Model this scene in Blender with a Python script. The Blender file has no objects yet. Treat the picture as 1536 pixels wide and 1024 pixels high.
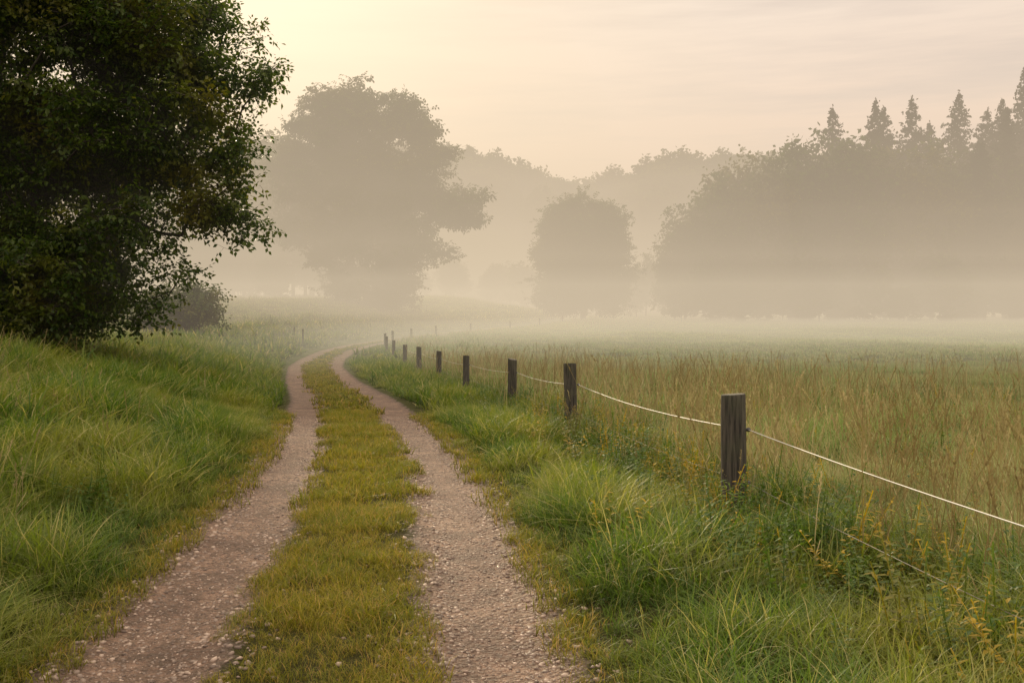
import bpy, math, numpy as np, bmesh
from mathutils import Vector
rng = np.random.default_rng(7)
scene = bpy.context.scene
scene.view_settings.view_transform = 'Standard'; scene.view_settings.look = 'None'
scene.view_settings.exposure = 0; scene.view_settings.gamma = 1
COL = scene.collection

# ---------------------------------------------------------------- helpers
def ss(x, a, b):
    t = np.clip((x - a) / (b - a), 0, 1)
    return t * t * (3 - 2 * t)
def h2(ix, iy, s):
    n = np.sin(ix * 127.1 + iy * 311.7 + s * 74.7) * 43758.5453
    return n - np.floor(n)
def vn(x, y, s=0):
    x = np.asarray(x, float); y = np.asarray(y, float)
    ix = np.floor(x); iy = np.floor(y); fx = x - ix; fy = y - iy
    fx = fx * fx * (3 - 2 * fx); fy = fy * fy * (3 - 2 * fy)
    return ((h2(ix, iy, s) * (1 - fx) + h2(ix + 1, iy, s) * fx) * (1 - fy)
            + (h2(ix, iy + 1, s) * (1 - fx) + h2(ix + 1, iy + 1, s) * fx) * fy)
def fbm(x, y, s=0, o=3):
    r = 0; a = .5; f = 1
    for i in range(o):
        r = r + a * (vn(np.asarray(x) * f, np.asarray(y) * f, s + i) * 2 - 1); a *= .5; f *= 2.03
    return r

TY = np.array([-40, -10, 0, 4.64, 6.35, 8.4, 12.4, 16.5, 25, 36, 48, 58, 68, 78, 88, 98, 112, 130, 160, 400, 3000.])
TX = np.array([1.5, 0.0, -.55, -.926, -1.093, -1.30, -1.835, -2.57, -4.24, -6.9, -9.5, -11.0, -11.9, -12.0, -11.0, -9.0, -5.0, 2, 10, 10, 10.])
_ty = np.arange(-40, 420, .25); _tx = np.interp(_ty, TY, TX)
_k = np.exp(-.5 * (np.arange(-12, 13) / 5.) ** 2); _k /= _k.sum()
_tx = np.convolve(np.pad(_tx, 12, mode='edge'), _k, mode='valid')
def track(y): return np.interp(y, _ty, _tx)
FY = np.array([-20, -5, 1.5, 8, 14.6, 21.5, 28.5, 35.5, 42.5, 49, 57, 65, 73, 81, 89, 97, 106, 116, 126, 138.])
FX = np.array([4.2, 3.4, 2.7, 1.80, .87, 0, -1.32, -2.62, -3.98, -5.28, -6.8, -8.2, -9.3, -9.7, -9.0, -7.4, -4.4, -.2, 3.5, 7.])
def fence(y): return np.interp(y, FY, FX)
BY = np.array([-50, 5, 8, 14.6, 21.5, 28.5, 35.5, 42.5, 50, 60, 85, 112, 135, 160, 220, 3000.])
BZ = np.array([0, 0, -.02, -.17, -.44, -.66, -.85, -.98, -1.1, -1.2, -1.15, -.9, -.45, .0, 1.0, 1.0])
RC = .885   # rut centre offset
def ground(x, y):
    x = np.asarray(x, float); y = np.asarray(y, float)
    u = x - track(y); L = -u
    z = np.interp(y, BY, BZ)
    z = z + .95 * ss(L, 1.4, 7.5) * ss(y, -5, 5) + .035 * np.clip(L - 6, 0, 12)
    z = z + 2.0 * ss(y, 38, 95) * ss(L, 4, 22)
    hill = 43 * ss(y, 215, 430) * (1 - .25 * np.exp(-((x - 30) / 26) ** 2)) + 5 * ss(y, 215, 430) * fbm(x / 60, y / 60, 5)
    z = z + hill
    off = ss(np.abs(u), 1.35, 2.5) * (1 - .85 * np.exp(-((x - fence(y)) / .7) ** 2))
    z = z + off * (.10 * fbm(x / 2.5, y / 2.5, 2) + .03 * fbm(x / .6, y / .6, 3)) + ss(np.abs(u), 8, 30) * .35 * fbm(x / 14, y / 14, 9)
    a = np.abs(np.abs(u) - RC)
    rut = 1 - ss(a, .18, .47)
    fade = 1 - ss(y, 125, 140)
    z = z - .055 * rut * fade + .016 * fbm(x / .25, y / .4, 4) * (1 - ss(np.abs(u), 1.35, 2.5))
    return z

def obj(name, me, parent=None):
    o = bpy.data.objects.new(name, me); COL.objects.link(o)
    if parent: o.parent = parent
    return o
def empty(name):
    o = bpy.data.objects.new(name, None); COL.objects.link(o); o.empty_display_size = .3
    return o

class MB:
    def __init__(s): s.v = []; s.f = []; s.m = []; s.t = []; s.r = []; s.n = 0
    def add(s, v, f, m=0, t=None, r=None):
        v = np.asarray(v, float).reshape(-1, 3)
        s.v.append(v); s.t.append(np.zeros(len(v)) if t is None else np.asarray(t, float))
        s.r.append(np.full(len(v), rng.uniform()) if r is None else np.asarray(r, float))
        for a in (f.tolist() if hasattr(f, 'tolist') else f):
            s.f.append(tuple(i + s.n for i in a)); s.m.append(m)
        s.n += len(v)
    def mesh(s, name, mats, smooth=False):
        me = bpy.data.meshes.new(name)
        me.from_pydata(np.concatenate(s.v).tolist(), [], s.f)
        for m in mats: me.materials.append(m)
        me.polygons.foreach_set('material_index', s.m)
        a = me.attributes.new('t', 'FLOAT', 'POINT'); a.data.foreach_set('value', np.concatenate(s.t))
        a = me.attributes.new('r', 'FLOAT', 'POINT'); a.data.foreach_set('value', np.concatenate(s.r))
        if smooth: me.polygons.foreach_set('use_smooth', [True] * len(me.polygons))
        me.update(); return me

def instancer(name, pts, rot, scl, idx, coll, parent=None, realize=True):
    n = len(pts)
    me = bpy.data.meshes.new(name); me.vertices.add(n)
    me.vertices.foreach_set('co', np.asarray(pts, np.float32).ravel())
    for nm, ty, key, dat in (('rot', 'FLOAT_VECTOR', 'vector', rot), ('scl', 'FLOAT_VECTOR', 'vector', scl)):
        a = me.attributes.new(nm, ty, 'POINT'); a.data.foreach_set(key, np.asarray(dat, np.float32).ravel())
    a = me.attributes.new('idx', 'INT', 'POINT'); a.data.foreach_set('value', np.asarray(idx, np.int32))
    o = obj(name, me, parent)
    ng = bpy.data.node_groups.new(name + '_scatter', 'GeometryNodeTree')
    ng.interface.new_socket(name='Geometry', in_out='INPUT', socket_type='NodeSocketGeometry')
    ng.interface.new_socket(name='Geometry', in_out='OUTPUT', socket_type='NodeSocketGeometry')
    N = ng.nodes; Lk = ng.links
    gi = N.new('NodeGroupInput'); go = N.new('NodeGroupOutput')
    ip = N.new('GeometryNodeInstanceOnPoints'); ci = N.new('GeometryNodeCollectionInfo')
    ci.inputs['Collection'].default_value = coll
    ci.inputs['Separate Children'].default_value = True; ci.inputs['Reset Children'].default_value = True
    def na(nm, ty):
        q = N.new('GeometryNodeInputNamedAttribute'); q.data_type = ty; q.inputs['Name'].default_value = nm
        return [s for s in q.outputs if s.enabled and s.name == 'Attribute'][0]
    e = N.new('FunctionNodeEulerToRotation')
    Lk.new(na('rot', 'FLOAT_VECTOR'), e.inputs[0]); Lk.new(e.outputs[0], ip.inputs['Rotation'])
    Lk.new(na('scl', 'FLOAT_VECTOR'), ip.inputs['Scale']); Lk.new(na('idx', 'INT'), ip.inputs['Instance Index'])
    ip.inputs['Pick Instance'].default_value = True
    Lk.new(gi.outputs[0], ip.inputs['Points']); Lk.new(ci.outputs[0], ip.inputs['Instance'])
    if realize:
        rz = N.new('GeometryNodeRealizeInstances'); Lk.new(ip.outputs[0], rz.inputs[0]); Lk.new(rz.outputs[0], go.inputs[0])
    else: Lk.new(ip.outputs[0], go.inputs[0])
    md = o.modifiers.new('scatter', 'NODES'); md.node_group = ng
    return o
def coll_of(name, meshes):
    c = bpy.data.collections.new(name)
    for i, m in enumerate(meshes):
        o = bpy.data.objects.new('%s_%02d' % (name, i), m); c.objects.link(o)
    return c

# ---------------------------------------------------------------- materials
def newmat(name):
    m = bpy.data.materials.new(name); m.use_nodes = True
    nt = m.node_tree; nt.nodes.clear()
    return m, nt.nodes, nt.links, nt.nodes.new('ShaderNodeOutputMaterial')
def mix(N, Lk, fac, a, b, mode='MIX'):
    q = N.new('ShaderNodeMix'); q.data_type = 'RGBA'; q.blend_type = mode
    ins = [s for s in q.inputs if s.enabled]
    for s, v in zip(ins, (fac, a, b)):
        if hasattr(v, 'links'): Lk.new(v, s)
        elif isinstance(v, (int, float)): s.default_value = v
        else: s.default_value = (*v, 1)
    return [s for s in q.outputs if s.enabled][0]
def noise(N, Lk, vec, scale, detail=3, rough=.55):
    q = N.new('ShaderNodeTexNoise'); q.inputs['Scale'].default_value = scale
    q.inputs['Detail'].default_value = detail; q.inputs['Roughness'].default_value = rough
    if vec is not None: Lk.new(vec, q.inputs['Vector'])
    return q.outputs['Fac']
def rng_map(N, Lk, v, a, b, c=0., d=1.):
    q = N.new('ShaderNodeMapRange'); Lk.new(v, q.inputs[0])
    for i, x in enumerate((a, b, c, d)): q.inputs[i + 1].default_value = x
    return q.outputs[0]
def attr(N, nm):
    q = N.new('ShaderNodeAttribute'); q.attribute_name = nm; return q.outputs['Fac']

def leafy(name, root, c1, c2, c3, patch=.35, trans=.35, patchfrac=(.45, .62), spec=.3, c4=None, tint=(1.45, 1.5, .75), thr=.84):
    m, N, Lk, out = newmat(name)
    ge = N.new('ShaderNodeNewGeometry')
    base = mix(N, Lk, attr(N, 'r'), c1, c2)
    pn = rng_map(N, Lk, noise(N, Lk, ge.outputs['Position'], patch, 2), patchfrac[0], patchfrac[1])
    base = mix(N, Lk, pn, base, c3)
    if c4 is not None: base = mix(N, Lk, rng_map(N, Lk, attr(N, 'r'), thr, thr + .04), base, c4)
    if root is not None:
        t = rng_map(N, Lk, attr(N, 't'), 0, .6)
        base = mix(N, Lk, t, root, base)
    if spec > 0:
        p = N.new('ShaderNodeBsdfPrincipled'); Lk.new(base, p.inputs['Base Color'])
        p.inputs['Roughness'].default_value = .42; p.inputs['Specular IOR Level'].default_value = spec
    else:
        p = N.new('ShaderNodeBsdfDiffuse'); Lk.new(base, p.inputs[0])
    if trans > 0:
        tr = N.new('ShaderNodeBsdfTranslucent')
        tc = mix(N, Lk, 1.0, base, tint, 'MULTIPLY'); Lk.new(tc, tr.inputs[0])
        ms = N.new('ShaderNodeMixShader'); ms.inputs[0].default_value = trans
        Lk.new(p.outputs[0], ms.inputs[1]); Lk.new(tr.outputs[0], ms.inputs[2]); Lk.new(ms.outputs[0], out.inputs[0])
    else: Lk.new(p.outputs[0], out.inputs[0])
    return m
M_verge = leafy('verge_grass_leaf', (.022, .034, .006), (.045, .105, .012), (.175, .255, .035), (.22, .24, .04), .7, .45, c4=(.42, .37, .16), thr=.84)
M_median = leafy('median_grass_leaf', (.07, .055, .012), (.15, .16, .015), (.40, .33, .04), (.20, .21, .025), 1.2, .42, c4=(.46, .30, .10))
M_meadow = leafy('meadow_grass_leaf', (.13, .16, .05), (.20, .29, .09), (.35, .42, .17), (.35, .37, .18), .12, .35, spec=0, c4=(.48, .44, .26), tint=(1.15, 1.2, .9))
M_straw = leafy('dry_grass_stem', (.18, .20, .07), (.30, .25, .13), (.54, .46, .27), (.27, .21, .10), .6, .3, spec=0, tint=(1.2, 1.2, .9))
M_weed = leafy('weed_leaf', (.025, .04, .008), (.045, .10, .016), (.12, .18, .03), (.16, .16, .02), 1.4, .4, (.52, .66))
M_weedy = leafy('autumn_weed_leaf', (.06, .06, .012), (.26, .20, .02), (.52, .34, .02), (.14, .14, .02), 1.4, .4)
M_treeleaf = leafy('tree_leaf', None, (.026, .055, .010), (.09, .125, .018), (.15, .14, .02), .5, .45, (.50, .68), spec=.3)
M_forest = leafy('forest_leaf', None, (.022, .045, .010), (.055, .085, .016), (.08, .08, .018), .08, .25, spec=0)
M_spruce = leafy('spruce_needles', None, (.010, .026, .010), (.020, .04, .014), (.022, .032, .011), .08, 0, spec=0)

def bark(name, a, b, sc=(9, 9, 1.2)):
    m, N, Lk, out = newmat(name)
    tc = N.new('ShaderNodeTexCoord'); mp = N.new('ShaderNodeMapping'); mp.inputs['Scale'].default_value = sc
    Lk.new(tc.outputs['Object'], mp.inputs[0])
    n = noise(N, Lk, mp.outputs[0], 3, 6, .65)
    c = mix(N, Lk, rng_map(N, Lk, n, .35, .65), a, b)
    n2 = noise(N, Lk, tc.outputs['Object'], 3.5, 4)
    c = mix(N, Lk, rng_map(N, Lk, n2, .5, .75, 0, .6), c, (.07, .085, .04))
    p = N.new('ShaderNodeBsdfPrincipled'); Lk.new(c, p.inputs['Base Color']); p.inputs['Roughness'].default_value = .9
    bp = N.new('ShaderNodeBump'); bp.inputs['Strength'].default_value = 1; bp.inputs['Distance'].default_value = .03
    Lk.new(n, bp.inputs['Height']); Lk.new(bp.outputs[0], p.inputs['Normal']); Lk.new(p.outputs[0], out.inputs[0])
    return m
M_bark = bark('bark', (.03, .024, .018), (.09, .075, .06))
M_post = bark('weathered_post_wood', (.012, .011, .010), (.12, .105, .085), (16, 16, .9))
M_end = bark('post_end_grain', (.07, .065, .055), (.22, .20, .17), (5, 5, 5))

def ground_mat():
    m, N, Lk, out = newmat('ground_soil')
    ge = N.new('ShaderNodeNewGeometry'); P = ge.outputs['Position']
    big = rng_map(N, Lk, noise(N, Lk, P, .12, 4), .35, .65)
    g = mix(N, Lk, big, (.12, .15, .05), (.20, .21, .10))
    g = mix(N, Lk, rng_map(N, Lk, noise(N, Lk, P, 3, 5), .35, .65), g, (.07, .075, .028))
    sp = N.new('ShaderNodeSeparateXYZ'); Lk.new(P, sp.inputs[0])
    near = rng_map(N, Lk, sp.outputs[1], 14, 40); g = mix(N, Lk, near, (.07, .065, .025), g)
    wood = rng_map(N, Lk, sp.outputs[1], 200, 240); g = mix(N, Lk, wood, g, (.05, .055, .02))
    n1 = noise(N, Lk, P, 1.6, 5, .6); n2 = noise(N, Lk, P, 26, 5, .72)
    d = mix(N, Lk, rng_map(N, Lk, n1, .35, .65), (.25, .15, .112), (.50, .32, .235))
    d = mix(N, Lk, rng_map(N, Lk, n2, .44, .64, 0, .88), d, (.105, .066, .053))
    vo = N.new('ShaderNodeTexVoronoi'); vo.inputs['Scale'].default_value = 38; Lk.new(P, vo.inputs['Vector'])
    d = mix(N, Lk, rng_map(N, Lk, vo.outputs['Distance'], .05, .35, .45, 0), d, (.52, .40, .33))
    e = N.new('ShaderNodeMath'); e.operation = 'ADD'; Lk.new(attr(N, 'dirt'), e.inputs[0])
    Lk.new(rng_map(N, Lk, noise(N, Lk, P, 7, 5, .7), .3, .7, -.4, .4), e.inputs[1])
    msk = rng_map(N, Lk, e.outputs[0], .3, .55)
    edge = mix(N, Lk, rng_map(N, Lk, e.outputs[0], .4, 1.25), (.11, .075, .056), d)
    c = mix(N, Lk, msk, g, edge)
    p = N.new('ShaderNodeBsdfPrincipled'); Lk.new(c, p.inputs['Base Color'])
    Lk.new(rng_map(N, Lk, msk, 0, 1, .95, .68), p.inputs['Roughness'])
    Lk.new(rng_map(N, Lk, msk, 0, 1, .05, .35), p.inputs['Specular IOR Level'])
    hh = N.new('ShaderNodeMath'); hh.operation = 'SUBTRACT'; Lk.new(n2, hh.inputs[0]); Lk.new(vo.outputs['Distance'], hh.inputs[1])
    bp = N.new('ShaderNodeBump'); bp.inputs['Strength'].default_value = 1; bp.inputs['Distance'].default_value = .05
    Lk.new(hh.outputs[0], bp.inputs['Height']); Lk.new(bp.outputs[0], p.inputs['Normal']); Lk.new(p.outputs[0], out.inputs[0])
    return m
M_ground = ground_mat()
rows = np.concatenate([np.arange(-40, 2.5, 1.5), np.arange(2.5, 12, .05)])
r = [12.]
while r[-1] < 1600: r.append(r[-1] + max(.05, (r[-1]) * .011))
rows = np.concatenate([rows, r])
g = [3.0]; st = .06
while g[-1] < 1500: g.append(g[-1] + st); st *= 1.075
inner = np.round(np.arange(-60, 61) * .05, 4)
cols = np.concatenate([-np.array(g[1:])[::-1], inner, np.array(g[1:])])
def dirtmask(u, y):
    a = np.abs(np.abs(u) - RC)
    return (1 - ss(a, .27, .58)) * (1 - ss(y, 122, 136))
def sheet(cols, rows, dz):
    U, Y = np.meshgrid(cols, rows); X = U + track(Y); Z = ground(X, Y) + dz
    v = np.stack([X, Y, Z], -1).reshape(-1, 3); nr, nc = U.shape
    i = (np.arange(nr - 1)[:, None] * nc + np.arange(nc - 1)[None, :]).ravel()
    f = np.stack([i, i + 1, i + nc + 1, i + nc], -1)
    return v, f, dirtmask(U, Y).ravel()
def sheetobj(name, parts, mat):
    V = []; F = []; D = []; n = 0
    for v, f, d in parts: V.append(v); F.append(f + n); D.append(d); n += len(v)
    me = bpy.data.meshes.new(name); me.from_pydata(np.concatenate(V).tolist(), [], np.concatenate(F).tolist())
    a = me.attributes.new('dirt', 'FLOAT', 'POINT'); a.data.foreach_set('value', np.concatenate(D))
    me.materials.append(mat); me.polygons.foreach_set('use_smooth', [True] * len(me.polygons)); me.update()
    return obj(name, me)
sheetobj('ground', [sheet(cols, rows, 0)], M_ground)
rr = rows[(rows > -30) & (rows < 136)]
cR = np.round(np.arange(8, 29) * .05, 4)
sheetobj('dirt_track', [sheet(cR, rr, .004), sheet(-cR[::-1], rr, .004)], M_ground)

# ---------------------------------------------------------------- grass
def blades(mb, n, R, h, w, lean, mat=0, seg=4, hv=.45):
    a = rng.uniform(0, 2 * np.pi, n); rad = R * np.sqrt(rng.uniform(0, 1, n))
    bx = rad * np.cos(a); by = rad * np.sin(a)
    H = h * (1 - hv + hv * 1.3 * rng.uniform(0, 1, n)); az = rng.uniform(0, 2 * np.pi, n)
    l = lean * (.25 + rng.uniform(0, 1, n)); tw = az + np.pi / 2 + rng.normal(0, .6, n)
    V = []; T = []
    for k in range(seg):
        s = k / seg; wd = w * (1 - s ** 1.6) * .5
        px = bx + np.cos(az) * l * H * s ** 1.8; py = by + np.sin(az) * l * H * s ** 1.8
        pz = H * (s - .38 * l * s ** 2.4) - .02
        V += [np.stack([px - np.cos(tw) * wd, py - np.sin(tw) * wd, pz], -1), np.stack([px + np.cos(tw) * wd, py + np.sin(tw) * wd, pz], -1)]
        T += [np.full(n, s)] * 2
    V.append(np.stack([bx + np.cos(az) * l * H, by + np.sin(az) * l * H, H * (1 - .38 * l) - .02], -1)); T.append(np.ones(n))
    K = 2 * seg + 1; V = np.stack(V, 1).reshape(-1, 3); T = np.stack(T, 1).ravel()
    F = []
    for i in range(n):
        o = i * K
        for k in range(seg - 1): F.append((o + 2 * k, o + 2 * k + 1, o + 2 * k + 3, o + 2 * k + 2))
        F.append((o + 2 * seg - 2, o + 2 * seg - 1, o + 2 * seg))
    mb.add(V, F, mat, T, np.repeat(rng.uniform(0, 1, n), K))
def clumps(name, mats, k, parts):
    ms = []
    for i in range(k):
        mb = MB()
        for p in parts: blades(mb, **p)
        ms.append(mb.mesh(name, mats, True))
    return coll_of(name, ms)

def seedstem(mb, x, y, h, w=.0035, nh=20):
    az = rng.uniform(0, 6.28); l = rng.uniform(.05, .35); n = 4; r_ = rng.uniform()
    pts = [np.array([x + math.cos(az) * l * h * (s ** 2), y + math.sin(az) * l * h * s ** 2, h * (s - .1 * l * s * s)]) for s in np.linspace(0, 1, n + 1)]
    for q in range(2):
        tw = az + q * 1.57; d = np.array([math.cos(tw), math.sin(tw), 0]) * w * .5
        V = []; T = []
        for k, p in enumerate(pts): V += [p - d, p + d]; T += [k / n] * 2
        mb.add(V, [(2 * k, 2 * k + 1, 2 * k + 3, 2 * k + 2) for k in range(n)], 1, T, [r_] * len(V))
    hl = rng.uniform(.09, .2); tip = pts[-1]; dr = (pts[-1] - pts[-2]); dr /= np.linalg.norm(dr)
    spread = rng.uniform(.008, .035)
    for k in range(nh):
        s = rng.uniform(0, 1); a = rng.uniform(0, 6.28); rr_ = spread * (1 - s * .6)
        c = tip + dr * (s - .55) * hl + np.array([math.cos(a), math.sin(a), .4]) * rr_ * rng.uniform(.2, 1)
        u = np.array([math.cos(a) * .4, math.sin(a) * .4, 1.]) * rng.uniform(.009, .018); v = np.array([-math.sin(a), math.cos(a), 0]) * .0045
        mb.add([c - u, c + v, c + u, c - v], [(0, 1, 2, 3)], 1, [1] * 4, [r_] * 4)
    for k in range(2):
        s = rng.uniform(.15, .6); p = pts[int(s * n)]; a = rng.uniform(0, 6.28); d = np.array([math.cos(a), math.sin(a), 0]); q = np.array([-math.sin(a), math.cos(a), 0]) * .003
        L_ = rng.uniform(.1, .22)
        mb.add([p - q, p + q, p + d * L_ * .5 + q + [0, 0, L_ * .5], p + d * L_ * .5 - q + [0, 0, L_ * .5], p + d * L_ + [0, 0, L_ * .35]], [(0, 1, 2, 3), (3, 2, 4)], 1, [.6] * 5)
def stemclumps(name, k, n, R, h, w, nh=20):
    ms = []
    for i in range(k):
        mb = MB(); blades(mb, 3 * n, R, h * .5, w * 1.6, .6, 0)
        for j in range(n):
            a = rng.uniform(0, 6.28); r_ = R * math.sqrt(rng.uniform()); seedstem(mb, r_ * math.cos(a), r_ * math.sin(a), h * rng.uniform(.55, 1.3), w, nh)
        ms.append(mb.mesh(name, [M_meadow, M_straw], True))
    return coll_of(name, ms)
def leafpoly(mb, c, d, L_, W, mat, droop=.3, t=1., lo=False):
    d = np.array(d, float); d /= np.linalg.norm(d); side = np.cross(d, [0, 0, 1.]); side /= (np.linalg.norm(side) + 1e-6)
    up = np.cross(side, d)
    if lo:
        v = [c, c + d * L_ * .45 + side * W * .55, c + d * L_ - up * L_ * droop * .4, c + d * L_ * .45 - side * W * .55]
        mb.add(v, [(0, 1, 2, 3)], mat, [t] * 4); return
    v = [c, c + d * L_ * .35 + side * W * .5 + up * W * .12, c + d * L_ * .35 - side * W * .5 + up * W * .12, c + d * L_ * .4,
         c + d * L_ * .72 + side * W * .36 - up * L_ * droop * .2, c + d * L_ * .72 - side * W * .36 - up * L_ * droop * .2, c + d * L_ - up * L_ * droop * .5]
    mb.add(v, [(0, 3, 1), (0, 2, 3), (1, 3, 6, 4), (3, 2, 5, 6)], mat, [t] * 7)
def weeds(name, k, mat, h=.5, nst=5, L_=.07):
    ms = []
    for i in range(k):
        mb = MB()
        for j in range(nst):
            a = rng.uniform(0, 6.28); l = rng.uniform(.1, .5); H = h * rng.uniform(.5, 1.1); bx, by = rng.normal(0, .06, 2)
            P = lambda s: np.array([bx + math.cos(a) * l * H * s ** 1.5, by + math.sin(a) * l * H * s ** 1.5, H * s])
            d = np.array([-math.sin(a), math.cos(a), 0]) * .003
            V = []; T = []
            for s in np.linspace(0, 1, 6): V += [P(s) - d, P(s) + d]; T += [s * .6] * 2
            mb.add(V, [(2 * q, 2 * q + 1, 2 * q + 3, 2 * q + 2) for q in range(5)], 0, T)
            m_ = int(H / .03)
            for q in range(m_):
                s = .15 + .85 * q / m_; aa = q * 2.4 + rng.normal(0, .3)
                leafpoly(mb, P(s), (math.cos(aa), math.sin(aa), rng.uniform(.1, .7)), L_ * (1.3 - .7 * s) * rng.uniform(.7, 1.2), L_ * .42 * (1.3 - .7 * s), 0, .5, .3 + .7 * s)
        ms.append(mb.mesh(name, [mat]))
    return coll_of(name, ms)

def scatter_pts(n_per_m2, y0, y1, k=.58, pad=1.0):
    tgt = int(n_per_m2 * (k * (y1 ** 2 - y0 ** 2) + 2 * pad * (y1 - y0)))
    y = np.zeros(0); w = np.zeros(0)
    while len(y) < tgt:
        y2 = rng.uniform(y0, y1, tgt); w2 = k * y2 + pad; kk = rng.uniform(0, 1, tgt) < w2 / (k * y1 + pad)
        y = np.concatenate([y, y2[kk]]); w = np.concatenate([w, w2[kk]])
    y = y[:tgt]; w = w[:tgt]
    return rng.uniform(-1, 1, len(y)) * w, y
def place(name, x, y, s, coll, nvar, tilt=.12, sz=None, sink=0.):
    n = len(x); z = ground(x, y) - sink
    rot = np.stack([rng.normal(0, tilt, n), rng.normal(0, tilt, n), rng.uniform(0, 6.28, n)], -1)
    s = np.asarray(s) * np.ones(n); sz = s if sz is None else sz
    return instancer(name, np.stack([x, y, z], -1), rot, np.stack([s, s, sz], -1), rng.integers(0, nvar, n), coll)

bands = [(2.6, 9, 110, dict(n=20, R=.11, h=.42, w=.0075, lean=1.05)),
         (9, 20, 34, dict(n=32, R=.20, h=.42, w=.013, lean=.95, seg=3)),
         (20, 50, 9, dict(n=36, R=.40, h=.42, w=.030, lean=.85, seg=2)),
         (50, 170, 1.7, dict(n=30, R=.75, h=.40, w=.085, lean=.7, seg=2))]
for bi, (y0, y1, den, bp) in enumerate(bands):
    cv = clumps('verge_clump_b%d' % bi, [M_verge], 8, [bp])
    mp = dict(bp); mp['h'] = bp['h'] * .28; mp['lean'] = .9; mp['w'] = bp['w'] * .75; mp['n'] = int(bp['n'] * 1.2); mp['seg'] = 2; mp['R'] = min(bp['R'], .35)
    cm = clumps('median_clump_b%d' % bi, [M_median], 5, [mp])
    fp = dict(bp); fp2 = dict(fp); fp2['mat'] = 1; fp2['n'] = max(3, int(fp['n'] * .10)); fp2['h'] = bp['h'] * 1.4; fp2['lean'] = .4; fp2['w'] = bp['w'] * .6
    cf = clumps('meadow_clump_b%d' % bi, [M_meadow, M_straw], 6, [fp, fp2])
    x, y = scatter_pts(den, y0, y1); u = x - track(y); uf = fence(y) - track(y)
    wob = .16 * fbm(x / .35, y / .5, 21) + .12 * fbm(x / 1.3, y / 1.3, 22)
    au = np.abs(u); sc = .42 + 1.25 * vn(x / .7, y / .7, 31) + rng.normal(0, .12, len(x))
    mg = [.02, .05, .25, .75][bi]
    growL = .30 + .70 * ss(au, 1.3 + mg, 1.9 + mg)
    growL = growL * np.where(u < 0, 1 + .30 * ss(-u, 2, 4), 1)
    growL = growL * (1 - .30 * np.exp(-((u - uf + .2) / .6) ** 2))
    verge = (au > 1.30 + mg + wob) & ((u < 0) & (au < 9 + 3 * vn(x / 3, y / 3, 8)) | (u > 0) & (u < uf + .4 + 1.0 * vn(x, y, 5)))
    s = (sc * growL)[verge]
    place('verge_grass' if bi == 0 else 'verge_grass.%03d' % bi, x[verge], y[verge], np.clip(s, .2, 2), cv, 8)
    mead = (au > 3) & ~verge
    uu = u[mead]; sm = sc[mead] * np.where(uu > 0, .95 - .40 * ss(uu - uf[mead], 3, 12), .8)
    place('meadow_grass' if bi == 0 else 'meadow_grass.%03d' % bi, x[mead], y[mead], np.clip(sm, .3, 2), cf, 6)
    dm = den * 2.5
    yy = rng.uniform(y0, min(y1, 125), int(dm * (min(y1, 125) - y0) * 1.2)); uu = rng.uniform(-.62, .62, len(yy)); xx = uu + track(yy)
    kk = np.abs(uu) < .50 - mg * .15 + .18 * fbm(xx / .3, yy / .45, 41, 3) * 2
    s = (.55 + 1.15 * vn(xx / .4, yy / .4, 43) ** 1.3) * (1 - .45 * ss(np.abs(uu), .3, .6))
    place('median_grass' if bi == 0 else 'median_grass.%03d' % bi, xx[kk], yy[kk], s[kk], cm, 5)
    if bi < 2:
        yy = rng.uniform(y0, y1, int(den * (y1 - y0) * 1.0)); sg = rng.choice([-1, 1], len(yy)); uu = sg * (1.24 + np.abs(rng.normal(0, .18, len(yy))))
        place('rut_edge_grass' if bi == 0 else 'rut_edge_grass.001', uu + track(yy), yy, rng.uniform(.4, 1.3, len(yy)), cm, 5)

cs0 = stemclumps('seed_stems_near', 6, 6, .22, .80, .0050)
cs1 = stemclumps('seed_stems_far', 5, 9, .55, .80, .011, 8)
for nm, y0, y1, den, cc, nv in (('dry_seed_grass', 3.5, 16, 10, cs0, 6), ('dry_seed_grass.001', 16, 48, 1.5, cs1, 5)):
    x, y = scatter_pts(den, y0, y1); u = x - track(y); uf = fence(y) - track(y)
    dens = np.where(u > 0, ss(u - uf, -.5, .7) * (1 - .8 * ss(u - uf, 4, 11)), .14 * ss(-u, 1.8, 3) + .40 * ss(-u, 3.5, 7))
    dens = dens * (.12 + 1.25 * vn(x / 1.2, y / 1.2, 61))
    kk = rng.uniform(0, 1, len(x)) < dens
    place(nm, x[kk], y[kk], rng.uniform(.6, 1.25, kk.sum()) * np.where(u[kk] < 0, .75, 1), cc, nv, .07)
cw = weeds('green_weed', 5, M_weed); cy = weeds('autumn_weed', 4, M_weedy, .5, 4, .06)
x, y = scatter_pts(24, 3., 24); u = x - track(y); uf = fence(y) - track(y)
dens = np.where(u > 0, np.exp(-((u - uf + .05) / .6) ** 2) * 1.2 + .16 * ss(u - uf, 0, .5), .45 * (vn(x / .9, y / .9, 71) > .70) * ss(-u, 1.6, 2.2))
kk = rng.uniform(0, 1, len(x)) < dens * (.3 + vn(x / .7, y / .7, 72))
xa, ya = x[kk], y[kk]; aut = rng.uniform(0, 1, len(xa)) < .26 * (xa > 0)
place('leafy_weeds', xa[~aut], ya[~aut], rng.uniform(.5, 1.25, (~aut).sum()), cw, 5, .15)
place('autumn_weeds', xa[aut], ya[aut], rng.uniform(.6, 1.3, aut.sum()), cy, 4, .15)

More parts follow.
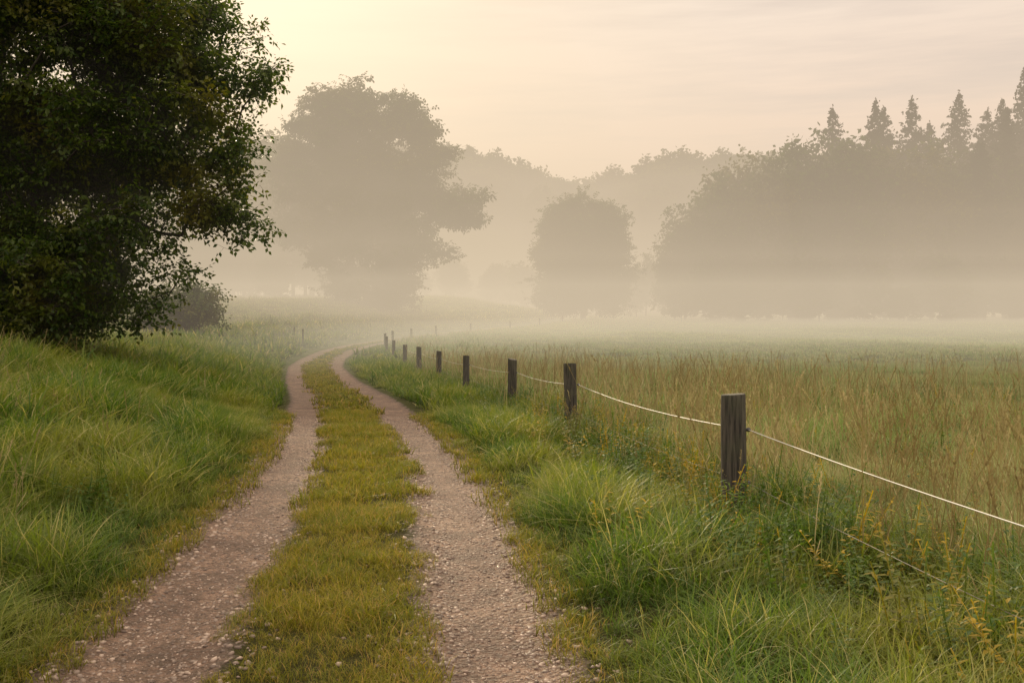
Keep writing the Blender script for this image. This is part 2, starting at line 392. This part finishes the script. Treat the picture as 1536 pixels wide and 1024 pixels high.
gm, N, Lk, out = newmat('gravel_stone')
c = mix(N, Lk, attr(N, 'r'), (.11, .075, .062), (.48, .36, .30))
p = N.new('ShaderNodeBsdfPrincipled'); Lk.new(c, p.inputs['Base Color']); p.inputs['Roughness'].default_value = .55; Lk.new(p.outputs[0], out.inputs[0])
pm = []
for i in range(12):
    bm = bmesh.new(); bmesh.ops.create_icosphere(bm, subdivisions=1, radius=1)
    for v in bm.verts: v.co = v.co * (1 + rng.normal(0, .12)); v.co.z *= .55; v.co.x *= 1.25
    mb = MB(); mb.add([v.co[:] for v in bm.verts], [tuple(v.index for v in f.verts) for f in bm.faces]); bm.free()
    pm.append(mb.mesh('pebble', [gm], True))
cp = coll_of('pebbles', pm)
yy = 3 + 17 * rng.uniform(0, 1, 30000) ** 1.5; sg = rng.choice([-1, 1], len(yy)); uu = sg * (RC + rng.normal(0, .25, len(yy)))
edge = ss(np.abs(np.abs(uu) - RC), .0, .3)
place('gravel', uu + track(yy), yy, (.003 + .013 * rng.uniform(0, 1, len(yy)) ** 2.5) * (.65 + .7 * edge), cp, 12, .3, sink=-.004)

# ---------------------------------------------------------------- trees
def colonize(base, trunk, att, step=.6, jit=.12):
    P = [np.array(base, float)]; par = [-1]
    for q in trunk:
        a = P[-1]; q = np.array(q, float); n = max(1, int(np.linalg.norm(q - a) / step))
        for k in range(1, n + 1):
            P.append(a + (q - a) * k / n + rng.normal(0, jit * .3, 3)); par.append(len(P) - 2)
    arr = np.zeros((60000, 3)); n0 = len(P); arr[:n0] = P; n = n0
    ax = np.array(trunk[0]); d0 = np.linalg.norm(att - ax, axis=1); tips = []
    for a in att[np.argsort(d0)]:
        lo = 2
        dd = arr[lo:n] - a; dist = np.sqrt((dd ** 2).sum(1)) + .5 * np.clip(dd[:, 2], 0, None)
        j = int(np.argmin(dist)) + lo; b = arr[j].copy(); L_ = np.linalg.norm(a - b); m = max(1, int(L_ / step))
        for k in range(1, m + 1):
            s = k / m; q = b + (a - b) * s; q[2] += .12 * L_ * math.sin(s * math.pi); q += rng.normal(0, jit * .5, 3) * (s < 1)
            arr[n] = q; par.append(j if k == 1 else n - 1); n += 1
        tips.append(n - 1)
    return arr[:n], np.array(par), np.array(tips)
def branchmesh(mb, P, par, rt, mat=0, ex=2.3, minr=0):
    n = len(P); acc = np.zeros(n); kids = np.bincount(par[1:], minlength=n)
    for i in range(n - 1, 0, -1):
        if kids[i] == 0: acc[i] = rt ** ex
        acc[par[i]] += acc[i]
    R = acc ** (1 / ex)
    for i in range(1, n):
        if R[i] < minr: continue
        a, b = P[par[i]], P[i]; d = b - a; L_ = np.linalg.norm(d)
        if L_ < 1e-4: continue
        d /= L_; s = np.cross(d, [.3, .9, .1]); s /= np.linalg.norm(s); t = np.cross(d, s)
        k = 8 if R[i] > .12 else (5 if R[i] > .04 else 3); an = np.arange(k) * 2 * np.pi / k
        ring = np.cos(an)[:, None] * s + np.sin(an)[:, None] * t
        ra = min(R[par[i]], R[i] * 1.25)
        mb.add(np.concatenate([a + ring * ra, b + ring * R[i]]), [(q, (q + 1) % k, k + (q + 1) % k, k + q) for q in range(k)], mat)
def ell(specs, dens, lump=.0, cell=1., carve=.36):
    out = []
    for (c, r_) in specs:
        r_ = np.array(r_); n = max(8, int(dens * r_[0] * r_[1] * r_[2] * 4.19)); q = rng.normal(0, 1, (n, 3)); q /= np.linalg.norm(q, axis=1)[:, None]
        k = vn(q[:, 0] * 2.2 + c[0], q[:, 2] * 2.2 + q[:, 1] * 1.7 + c[2], 77)
        rad = rng.uniform(.08, 1, n) ** (1 / 2.6) * (1 - lump + 2 * lump * k)
        out.append(np.array(c) + q * rad[:, None] * r_)
    A = np.concatenate(out)
    g1 = vn(A[:, 0] / cell, A[:, 2] / (cell * .6), 91) * .6 + vn(A[:, 1] / cell + 5, A[:, 2] / (cell * .6) + 3, 92) * .4
    return A[g1 > carve]
def sprig(name, mat, nl, L_, leaf, k=6, lo=False):
    ms = []
    for i in range(k):
        mb = MB()
        for b in range(3):
            a = rng.uniform(0, 6.28); d = np.array([math.cos(a), math.sin(a), rng.uniform(-.5, .6)]); d /= np.linalg.norm(d)
            s_ = np.cross(d, [0, 0, 1]) * L_ * .008
            mb.add([-s_, s_, d * L_ + s_ * .3, d * L_ - s_ * .3], [(0, 1, 2, 3)], 1)
            for j in range(nl // 3):
                s = .15 + .85 * (j + 1) / (nl // 3); sd = np.cross(d, [0, 0, 1]) * (1 if j % 2 else -1)
                leafpoly(mb, d * L_ * s, d * .6 + sd * rng.uniform(.5, 1.1) + np.array([0, 0, rng.uniform(-.8, .3)]), leaf * rng.uniform(.7, 1.25), leaf * .6, 0, .5, lo=lo)
        ms.append(mb.mesh(name, [mat, M_bark]))
    return coll_of(name, ms)
def make_tree(name, base, trunk, specs, dens, rt, coll, nv, per_tip, spread, scale, step=.6, lump=.2, cell=1., carve=.36):
    par_o = empty(name); att = ell(specs, dens, lump, cell, carve)
    att = att[att[:, 2] > ground(att[:, 0], att[:, 1]) + .3]
    P, par, tips = colonize(base, trunk, att, step)
    mb = MB(); branchmesh(mb, P, par, rt)
    obj('trunk_and_branches', mb.mesh(name + '_wood', [M_bark], True), par_o)
    c = np.repeat(P[tips], per_tip, 0); f = rng.uniform(0, 1, len(c))[:, None]
    pp = np.repeat(P[par[tips]], per_tip, 0); c = c + (pp - c) * f * 1.2 + rng.normal(0, 1, c.shape) * spread * np.array([1, 1, .6])
    kk = c[:, 2] > ground(c[:, 0], c[:, 1]) + .1; c = c[kk]; n = len(c)
    rot = np.stack([rng.normal(0, .5, n), rng.normal(0, .5, n), rng.uniform(0, 6.28, n)], -1)
    s = scale * rng.uniform(.7, 1.3, n)
    instancer('foliage', c, rot, np.stack([s] * 3, -1), rng.integers(0, nv, n), coll, par_o)
    return par_o
cl0 = sprig('near_sprig', M_treeleaf, 12, .38, .12, lo=True)
cl1 = sprig('mid_sprig', M_forest, 15, 1.0, .38, lo=True)
make_tree('broadleaf_tree', (-13, 24.5, float(ground(-13, 24.5)) - .2), [(-12.9, 24.4, 3), (-12.4, 24.2, 6.5), (-12.2, 24.2, 10)],
          [((-10.8, 24, 8.0), (3.8, 3.3, 3.4)), ((-8.2, 24, 8.2), (2.2, 2, 1.6)), ((-7.6, 23.5, 6.1), (1.8, 1.6, 1.2)), ((-8.2, 24, 4.3), (1.9, 1.8, 1.1)),
           ((-10.1, 23.5, 2.8), (2.2, 2, 1.6)), ((-14., 24, 4.5), (4, 3.3, 4.0)), ((-13.2, 24, 11), (4.6, 4, 3)), ((-12.3, 22.5, 2.2), (2.6, 1.8, 1.6)), ((-17, 24.5, 8), (3, 3, 4)),
           ((-12, 26, 4), (3, 2.2, 3.0)), ((-10.6, 22.8, 1.7), (1.4, 1.2, .9)), ((-9.6, 25, 5.4), (2.0, 1.6, 1.6)),
           ((-6.3, 23.5, 5.2), (.9, .7, .4)), ((-6.8, 24, 3.6), (.9, .7, .5)), ((-6.1, 24, 7.3), (.7, .8, .6)), ((-8.9, 23.2, 1.6), (.8, .6, .5)), ((-7.9, 24, 2.8), (1.0, .8, .6)), ((-6.7, 23.5, 4.3), (.7, .6, .4))],
          3.3, .012, cl0, 6, 11, .24, 1.0, .45, .25, .9, .31)
make_tree('oak_tree', (-17.5, 120, float(ground(-17.5, 120)) - .3), [(-17.5, 120, 5), (-17.2, 120, 11), (-18, 120, 18)],
          [((-17.9, 120, 23.0), (8.4, 7, 5.8)), ((-12.5, 119, 18.5), (6.0, 5, 4.8)), ((-7.6, 119, 14.0), (4.8, 4, 2.5)), ((-4.6, 119, 12.2), (2, 2, 1.2)), ((-22, 120, 15.6), (7, 7, 8.4)),
           ((-10.2, 118, 8.6), (3.9, 3.5, 1.9)), ((-14.0, 118, 12.4), (4.8, 4, 3.2)), ((-17.3, 120, 7.0), (6.6, 5.5, 4.8)), ((-24, 121, 20), (5, 5, 4.5)), ((-14, 119, 3.5), (3.6, 3, 2.6))],
          .24, .035, cl1, 6, 11, .58, 1.0, 1.3, .20, 2.6, .34)
make_tree('maple_tree', (10.7, 150, float(ground(10.7, 150)) - .3), [(10.7, 150, 4), (10.7, 150, 12)],
          [((10.7, 150, 11.6), (6.6, 6.4, 7.0)), ((9.0, 149, 8), (6.2, 5.5, 5.6)), ((12.6, 150, 8), (6.0, 5, 5.6)), ((7.5, 149, 3.4), (5, 4, 3)), ((13.5, 149, 3.4), (5, 4, 3)), ((8.2, 149, 13.6), (4, 4, 4)), ((13.0, 149, 13.6), (4, 4, 4))],
          .28, .035, cl1, 6, 11, .6, .95, 1.3, .06, 2.2, .15)
make_tree('bush', (-20.5, 62, float(ground(-20.5, 62)) - .2), [(-20.5, 62, float(ground(-20.5, 62)) + .7)],
          [((-20.0, 62, float(ground(-20.5, 62)) + 1.7), (2.1, 1.6, 1.7)), ((-22.5, 63, float(ground(-22.5, 63)) + 1.3), (1.9, 1.6, 1.5))],
          4, .012, cl0, 6, 9, .25, 1.6, .4, .15, .8)

def quads(mb, C, s, mat):
    n = len(C); a = rng.normal(0, 1, (n, 3)); a /= np.linalg.norm(a, axis=1)[:, None]
    b = np.cross(a, rng.normal(0, 1, (n, 3))); b /= np.linalg.norm(b, axis=1)[:, None]
    s = (s * rng.uniform(.6, 1.3, n))[:, None]
    V = np.stack([C - a * s, C + b * s * .55, C + a * s, C - b * s * .55], 1).reshape(-1, 3)
    mb.add(V, np.arange(4 * n).reshape(-1, 4), mat, None, np.repeat(rng.uniform(0, 1, n), 4))
def decid(dn, per, lf, sp_):
    sp = [((0, 0, 14), (4.8, 4.8, 9.3))]
    for k in range(10):
        a = rng.uniform(0, 6.28); zz = rng.uniform(3, 20); rr_ = (3.8 if zz < 15 else 2.4)
        sp.append(((math.cos(a) * rr_, math.sin(a) * rr_, zz), (rng.uniform(1.8, 3.2), rng.uniform(1.8, 3.2), rng.uniform(1.5, 3.2))))
    att = ell(sp, dn, .2, 2.4, .3)
    P, par, tips = colonize((0, 0, -.5), [(0, 0, 5), (rng.normal(0, .4), rng.normal(0, .4), 14)], att, 1.4)
    mb = MB(); branchmesh(mb, P, par, .03, 0, minr=.06)
    C = np.repeat(P[tips], per, 0) + rng.normal(0, sp_, (len(tips) * per, 3))
    quads(mb, C, lf, 1); return mb.mesh('deciduous', [M_bark, M_forest])
cdec = coll_of('deciduous_variants', [decid(.34, 18, .34, .5) for i in range(5)])
cfar = coll_of('far_deciduous_variants', [decid(.14, 14, .75, .8) for i in range(4)])
spr = []
for i in range(4):
    H = 30.; mb = MB(); bare = [3, 9, 5, 11][i]
    P = np.array([[0, 0, z] for z in np.linspace(-.5, H, 12)])
    for k in range(11):
        an = np.arange(7) * 2 * np.pi / 7; ring = np.stack([np.cos(an), np.sin(an), 0 * an], -1)
        mb.add(np.concatenate([P[k] + ring * .28 * (1 - k / 11.5), P[k + 1] + ring * .28 * (1 - (k + 1) / 11.5)]), [(q, (q + 1) % 7, 7 + (q + 1) % 7, 7 + q) for q in range(7)], 0)
    z = H - .6
    while z > bare:
        f = (H - z); Rm = min(4.2, .46 * f ** .93 + .12) * rng.uniform(.75, 1.2)
        nb = 6 if f < 6 else 7
        for b in range(nb):
            a = rng.uniform(0, 6.28); R_ = Rm * rng.uniform(.6, 1.2); m = max(5, int(R_ * 11)); zb = z + rng.normal(0, .15)
            s = rng.uniform(.05, 1, m); d = np.array([math.cos(a), math.sin(a), 0]); sd = np.array([-math.sin(a), math.cos(a), 0])
            wd = (1 - s) * .28 * R_ ** .6 + .05
            c = np.array([0, 0, zb]) + d * (s * R_)[:, None] + sd * (rng.normal(0, 1, m) * wd)[:, None] + np.array([0, 0, 1.]) * (-.55 * R_ * s + .25 * R_ * s ** 4 + rng.normal(0, .06, m) - .2 * np.abs(rng.normal(0, 1, m)))[:, None]
            quads(mb, c, .24, 1)
        z -= .42 + .012 * f
    quads(mb, np.array([[0, 0, H - k * .08] for k in range(16)]) + rng.normal(0, .04, (16, 3)), .14, 1)
    spr.append(mb.mesh('spruce', [M_bark, M_spruce]))
cspr = coll_of('spruce_variants', spr)

def forest(name, x, y, h, coll, nv, H, wf=1.0, idx=None):
    x = np.array(x, float); y = np.array(y, float); h = np.array(h, float); n = len(x)
    s = h / H; w = s * wf * rng.uniform(.9, 1.1, n)
    rot = np.stack([rng.normal(0, .02, n), rng.normal(0, .02, n), rng.uniform(0, 6.28, n)], -1)
    instancer(name, np.stack([x, y, ground(x, y) - .2], -1), rot, np.stack([w, w, s], -1), rng.integers(0, nv, n) if idx is None else idx, coll)
X = [24, 26.5, 29, 33, 37.5, 41, 44.5, 48.5, 52.5, 57, 61, 66, 71, 76, 82, 88, 95, 102, 110, 118, 126]
Hh = [14, 19.5, 23, 25.5, 26.5, 28, 29.5, 29.5, 29, 28, 28, 27, 26, 27, 27, 27, 28, 27, 27, 26, 27]
x1 = np.array(X) + rng.normal(0, .7, len(X)); y1 = 150 + rng.normal(0, 2.5, len(X))
x2 = np.array(X[3:]) + 2 + rng.normal(0, 1, len(X) - 3); y2 = 163 + rng.normal(0, 3, len(x2))
x3 = np.array([21, 23.5, 27, 31, 35]); y3 = np.array([168, 175, 172, 168, 166.])
forest('distant_deciduous_forest', np.concatenate([x1, x2, x3]), np.concatenate([y1, y2, y3]), np.concatenate([Hh, np.array(Hh[3:]) * .97, [9, 12, 14, 17, 19]]), cdec, 5, 25., 1.08)
sx = [52.5, 57.5, 60.6, 64.6, 68, 71.2, 74.4, 77.8, 80, 82.2, 86.5, 90, 95, 100, 106, 113, 120]; sh = [34.6, 35.4, 34.6, 36.0, 32, 37.0, 33.8, 35.6, 34.5, 41, 37, 38, 37, 39, 36, 38, 37]
ex = rng.uniform(66, 130, 45); ey = rng.uniform(143, 172, 45)
forest('distant_spruce_forest', sx + list(ex), [161] * len(sx) + list(ey), sh + list(rng.uniform(26, 33, 45)), cspr, 4, 30., 1.1)
x = np.concatenate([rng.uniform(24, 130, 70), rng.uniform(-90, -26, 34)]); forest('forest_undergrowth', x, 147 + rng.normal(0, 3, 104), rng.uniform(5, 11, 104), cfar, 4, 25., 1.7)
x = rng.uniform(-90, -29, 34); y = rng.uniform(146, 175, 34)
forest('background_forest', x, y, rng.uniform(23, 30, 34) * (1 - .15 * (x > -34)), cdec, 5, 25., 1.1)
n = 900; x = rng.uniform(-230, 260, n); y = rng.uniform(330, 445, n)
forest('hillside_forest', x, y, rng.uniform(12, 24, n), cfar, 4, 25., 1.4)
x = rng.uniform(-40, 70, 45); y = rng.uniform(200, 225, 45)
forest('distant_thicket', x, y, rng.uniform(5, 10, 45), cfar, 4, 25., 1.6)

# ---------------------------------------------------------------- fence
wf = empty('wire_fence')
def simple(name, a, b, rough, metal):
    m, N, Lk, out = newmat(name); p = N.new('ShaderNodeBsdfPrincipled')
    c = mix(N, Lk, noise(N, Lk, None, 30), a, b); Lk.new(c, p.inputs['Base Color']); p.inputs['Roughness'].default_value = rough; p.inputs['Metallic'].default_value = metal; Lk.new(p.outputs[0], out.inputs[0]); return m
wm = simple('galvanised_wire', (.62, .60, .56), (.78, .76, .72), .45, .2)
wm2 = simple('old_rusty_wire', (.22, .19, .16), (.34, .31, .28), .6, .3)
im = simple('insulator_plastic', (.02, .02, .02), (.05, .05, .05), .4, 0)
def post(name, x, y, H, R, parent):
    mb = MB(); k = 28; z0 = float(ground(x, y)); an = np.arange(k) * 2 * np.pi / k; ph = rng.uniform(0, 100)
    lx, ly = rng.normal(0, .015, 2)
    tx, ty = rng.normal(0, .12, 2)
    lv = [-.4, 0, .15, .3, .45, .6, .75, .9, H - .03, H - .008, H]; rf = [1.03, 1.05, 1.03, 1.01, 1, 1, .99, .99, .985, .97, .93]
    V = []; lv = [min(z, H) if i >= 8 else z * H / 1.05 for i, z in enumerate(lv)]
    for z, f in zip(lv, rf):
        rr_ = R * f * (1 + .035 * np.sin(an * 3 + ph) + .05 * (vn(an * 4 / 1.0 + ph, np.full(k, z * .6 + ph), 3) - .5) - .06 * (vn(np.cos(an) * 6 + ph, np.sin(an) * 6 + z * .4, 4) > .78))
        xx = rr_ * np.cos(an); yy_ = rr_ * np.sin(an)
        V.append(np.stack([xx + lx * z, yy_ + ly * z, z + (tx * xx + ty * yy_) * (z > H * .9) + 0 * an], -1))
    V = np.concatenate(V); n = len(lv)
    F = [(a * k + q, a * k + (q + 1) % k, (a + 1) * k + (q + 1) % k, (a + 1) * k + q) for a in range(n - 1) for q in range(k)]
    mb.add(V, F, 0)
    top = V[-k:]; mb.add(np.concatenate([top, [top.mean(0) + [0, 0, .002]]]), [(q, (q + 1) % k, k) for q in range(k)], 1)
    o = obj(name, mb.mesh(name, [M_post, M_end]), parent); o.location = (x, y, z0); return o
for i, (y, x) in enumerate(zip(FY[1:], FX[1:])):
    post('post_%d' % (i + 1), x, y, 1.07 + rng.normal(0, .02), .098 + rng.normal(0, .004), wf)
def wire(name, hz, rad, sag, mat):
    cu = bpy.data.curves.new(name, 'CURVE'); cu.dimensions = '3D'; cu.bevel_depth = rad; cu.bevel_resolution = 2
    pts = []
    ys, xs = FY[1:], FX[1:]
    for i in range(len(ys) - 1):
        a = np.array([xs[i], ys[i], float(ground(xs[i], ys[i])) + hz]); b = np.array([xs[i + 1], ys[i + 1], float(ground(xs[i + 1], ys[i + 1])) + hz])
        sg = sag * rng.uniform(.7, 1.3)
        for k in range(12):
            s = k / 12; q = a + (b - a) * s; q[2] -= 4 * sg * s * (1 - s); q[0] += .105; pts.append(q)
    sp = cu.splines.new('POLY'); sp.points.add(len(pts) - 1)
    for pt, q in zip(sp.points, pts): pt.co = (*q, 1)
    cu.materials.append(mat); obj(name, cu, wf)
wire('top_wire', .79, .0037, .06, wm); wire('bottom_wire', .36, .0024, .05, wm2)
mb = MB()
for x, y in zip(FX[1:], FY[1:]):
    for hz in (.79, .36):
        c = np.array([x + .105, y, float(ground(x, y)) + hz]); an = np.arange(8) * np.pi / 4
        ring = np.stack([0 * an, np.cos(an), np.sin(an)], -1)
        for a0, a1, r0, r1 in ((-.02, 0, .012, .018), (0, .012, .018, .016), (.012, .02, .016, .006)):
            mb.add(np.concatenate([c + ring * r0 + [a0, 0, 0], c + ring * r1 + [a1, 0, 0]]), [(q, (q + 1) % 8, 8 + (q + 1) % 8, 8 + q) for q in range(8)], 0)
obj('insulators', mb.mesh('insulators', [im]), wf)
for i, (x, y, H) in enumerate(((-14.7, 70, 1.3), (-16.2, 74, 1.1))):
    post('wooden_stake' + ('' if i == 0 else '.001'), x, y, H, .06, None)

# ---------------------------------------------------------------- mist (absorbing volumes, emission stands in for scattered light)
SUN_EL, SUN_AZ = math.radians(18), math.radians(-16)
def mistmat(name, dens, col, L_=1.0):
    m, N, Lk, out = newmat(name)
    ab = N.new('ShaderNodeVolumeAbsorption'); ab.inputs['Color'].default_value = (0, 0, 0, 1); ab.inputs['Density'].default_value = dens
    em = N.new('ShaderNodeEmission'); em.inputs[0].default_value = (*col, 1); em.inputs[1].default_value = dens * L_
    b = N.new('ShaderNodeAddShader')
    Lk.new(ab.outputs[0], b.inputs[0]); Lk.new(em.outputs[0], b.inputs[1])
    Lk.new(b.outputs[0], out.inputs['Volume']); return m
mist = empty('morning_mist')
def box(name, x0, x1, y0, y1, z0, z1, mat):
    bm = bmesh.new(); bmesh.ops.create_cube(bm, size=1)
    for v in bm.verts: v.co = Vector(((x0 + x1) / 2 + v.co.x * (x1 - x0), (y0 + y1) / 2 + v.co.y * (y1 - y0), (z0 + z1) / 2 + v.co.z * (z1 - z0)))
    me = bpy.data.meshes.new(name); bm.to_mesh(me); bm.free(); me.materials.append(mat); obj(name, me, mist)
def blob(name, c, r_, mat):
    bm = bmesh.new(); bmesh.ops.create_icosphere(bm, subdivisions=5, radius=1)
    for v in bm.verts: v.co = Vector((c[0] + v.co.x * r_[0], c[1] + v.co.y * r_[1], c[2] + v.co.z * r_[2]))
    me = bpy.data.meshes.new(name); bm.to_mesh(me); bm.free(); me.materials.append(mat); obj(name, me, mist)
box('high_haze', -800, 800, 22, 900, -12, 48, mistmat('haze_volume', .0026, (.82, .66, .49)))
box('haze_layer_1', -790, 790, 50, 890, -11.5, 27, mistmat('haze_layer_1_volume', .0017, (.74, .59, .41)))
box('haze_layer_2', -780, 780, 62, 880, -11, 16, mistmat('haze_layer_2_volume', .0024, (.72, .58, .40)))
box('haze_layer_3', -770, 770, 72, 870, -10, 9.5, mistmat('haze_layer_3_volume', .0036, (.74, .615, .435)))
box('ground_mist', -760, 760, 80, 860, -9, 5.2, mistmat('ground_mist_volume', .0052, (.76, .65, .465)))
box('field_mist', -750, 750, 38, 300, -8.5, .45, mistmat('field_mist_volume', .007, (.76, .69, .47)))
blob('mist_bank', (-22, 92, 6), (34, 26, 34), mistmat('bank_volume', .0033, (.80, .65, .44)))
blob('mist_bank_2', (-26, 94, 6), (52, 28, 40), mistmat('bank_2_volume', .0028, (.80, .65, .44)))

# ---------------------------------------------------------------- sky + sun
w = bpy.data.worlds.new('World'); scene.world = w; w.use_nodes = True
N = w.node_tree.nodes; Lk = w.node_tree.links; N.clear()
out = N.new('ShaderNodeOutputWorld')
sky = N.new('ShaderNodeTexSky'); sky.sky_type = 'NISHITA'; sky.sun_disc = False; sky.sun_elevation = SUN_EL; sky.sun_rotation = SUN_AZ
sky.dust_density = 3; sky.air_density = 1.2
b1 = N.new('ShaderNodeBackground'); Lk.new(sky.outputs[0], b1.inputs[0]); b1.inputs[1].default_value = .10
tc = N.new('ShaderNodeTexCoord'); nrm = N.new('ShaderNodeVectorMath'); nrm.operation = 'NORMALIZE'; Lk.new(tc.outputs['Generated'], nrm.inputs[0])
sp = N.new('ShaderNodeSeparateXYZ'); Lk.new(nrm.outputs[0], sp.inputs[0])
veil = mix(N, Lk, rng_map(N, Lk, sp.outputs[2], .14, .32), (1.03, .76, .61), (1.0, .87, .76))
mp = N.new('ShaderNodeMapping'); mp.inputs['Scale'].default_value = (1.6, 1.6, 18); mp.inputs['Rotation'].default_value = (.05, .03, 0); Lk.new(nrm.outputs[0], mp.inputs[0])
cl = rng_map(N, Lk, noise(N, Lk, mp.outputs[0], 1.7, 5, .6), .42, .66)
veil = mix(N, Lk, cl, veil, (.76, .64, .58))
dt = N.new('ShaderNodeVectorMath'); dt.operation = 'DOT_PRODUCT'; Lk.new(nrm.outputs[0], dt.inputs[0])
sd = (math.sin(SUN_AZ) * math.cos(SUN_EL), math.cos(SUN_AZ) * math.cos(SUN_EL), math.sin(SUN_EL)); dt.inputs[1].default_value = sd
gl = N.new('ShaderNodeMath'); gl.operation = 'POWER'; Lk.new(rng_map(N, Lk, dt.outputs['Value'], .75, 1), gl.inputs[0]); gl.inputs[1].default_value = 3
veil = mix(N, Lk, rng_map(N, Lk, gl.outputs[0], 0, 1, 0, .7), veil, (1.22, 1.02, .76))
# overcast zenith, out of view, brightened and warmed to add ambient light
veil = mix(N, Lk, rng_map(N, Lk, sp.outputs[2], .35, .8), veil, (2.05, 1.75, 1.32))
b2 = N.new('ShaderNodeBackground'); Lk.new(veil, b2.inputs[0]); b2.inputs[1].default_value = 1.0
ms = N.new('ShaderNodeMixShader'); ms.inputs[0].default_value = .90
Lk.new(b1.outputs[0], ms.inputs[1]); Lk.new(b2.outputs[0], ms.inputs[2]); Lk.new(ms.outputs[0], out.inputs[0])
ld = bpy.data.lights.new('sun', 'SUN'); ld.energy = 5.0; ld.angle = math.radians(5); ld.color = (1, .83, .55)
lo = bpy.data.objects.new('sun', ld); COL.objects.link(lo); lo.rotation_euler = Vector(sd).to_track_quat('Z', 'Y').to_euler(); lo.location = (-20, 60, 40)

# ---------------------------------------------------------------- camera
cd = bpy.data.cameras.new('camera'); cd.lens = 35; cd.sensor_width = 36; cd.clip_start = .1; cd.clip_end = 4000
co = bpy.data.objects.new('camera', cd); COL.objects.link(co); co.location = (0, 0, 1.75)
co.rotation_euler = (math.radians(90 - 1.92), 0, 0); scene.camera = co
print('objects', len(bpy.data.objects))
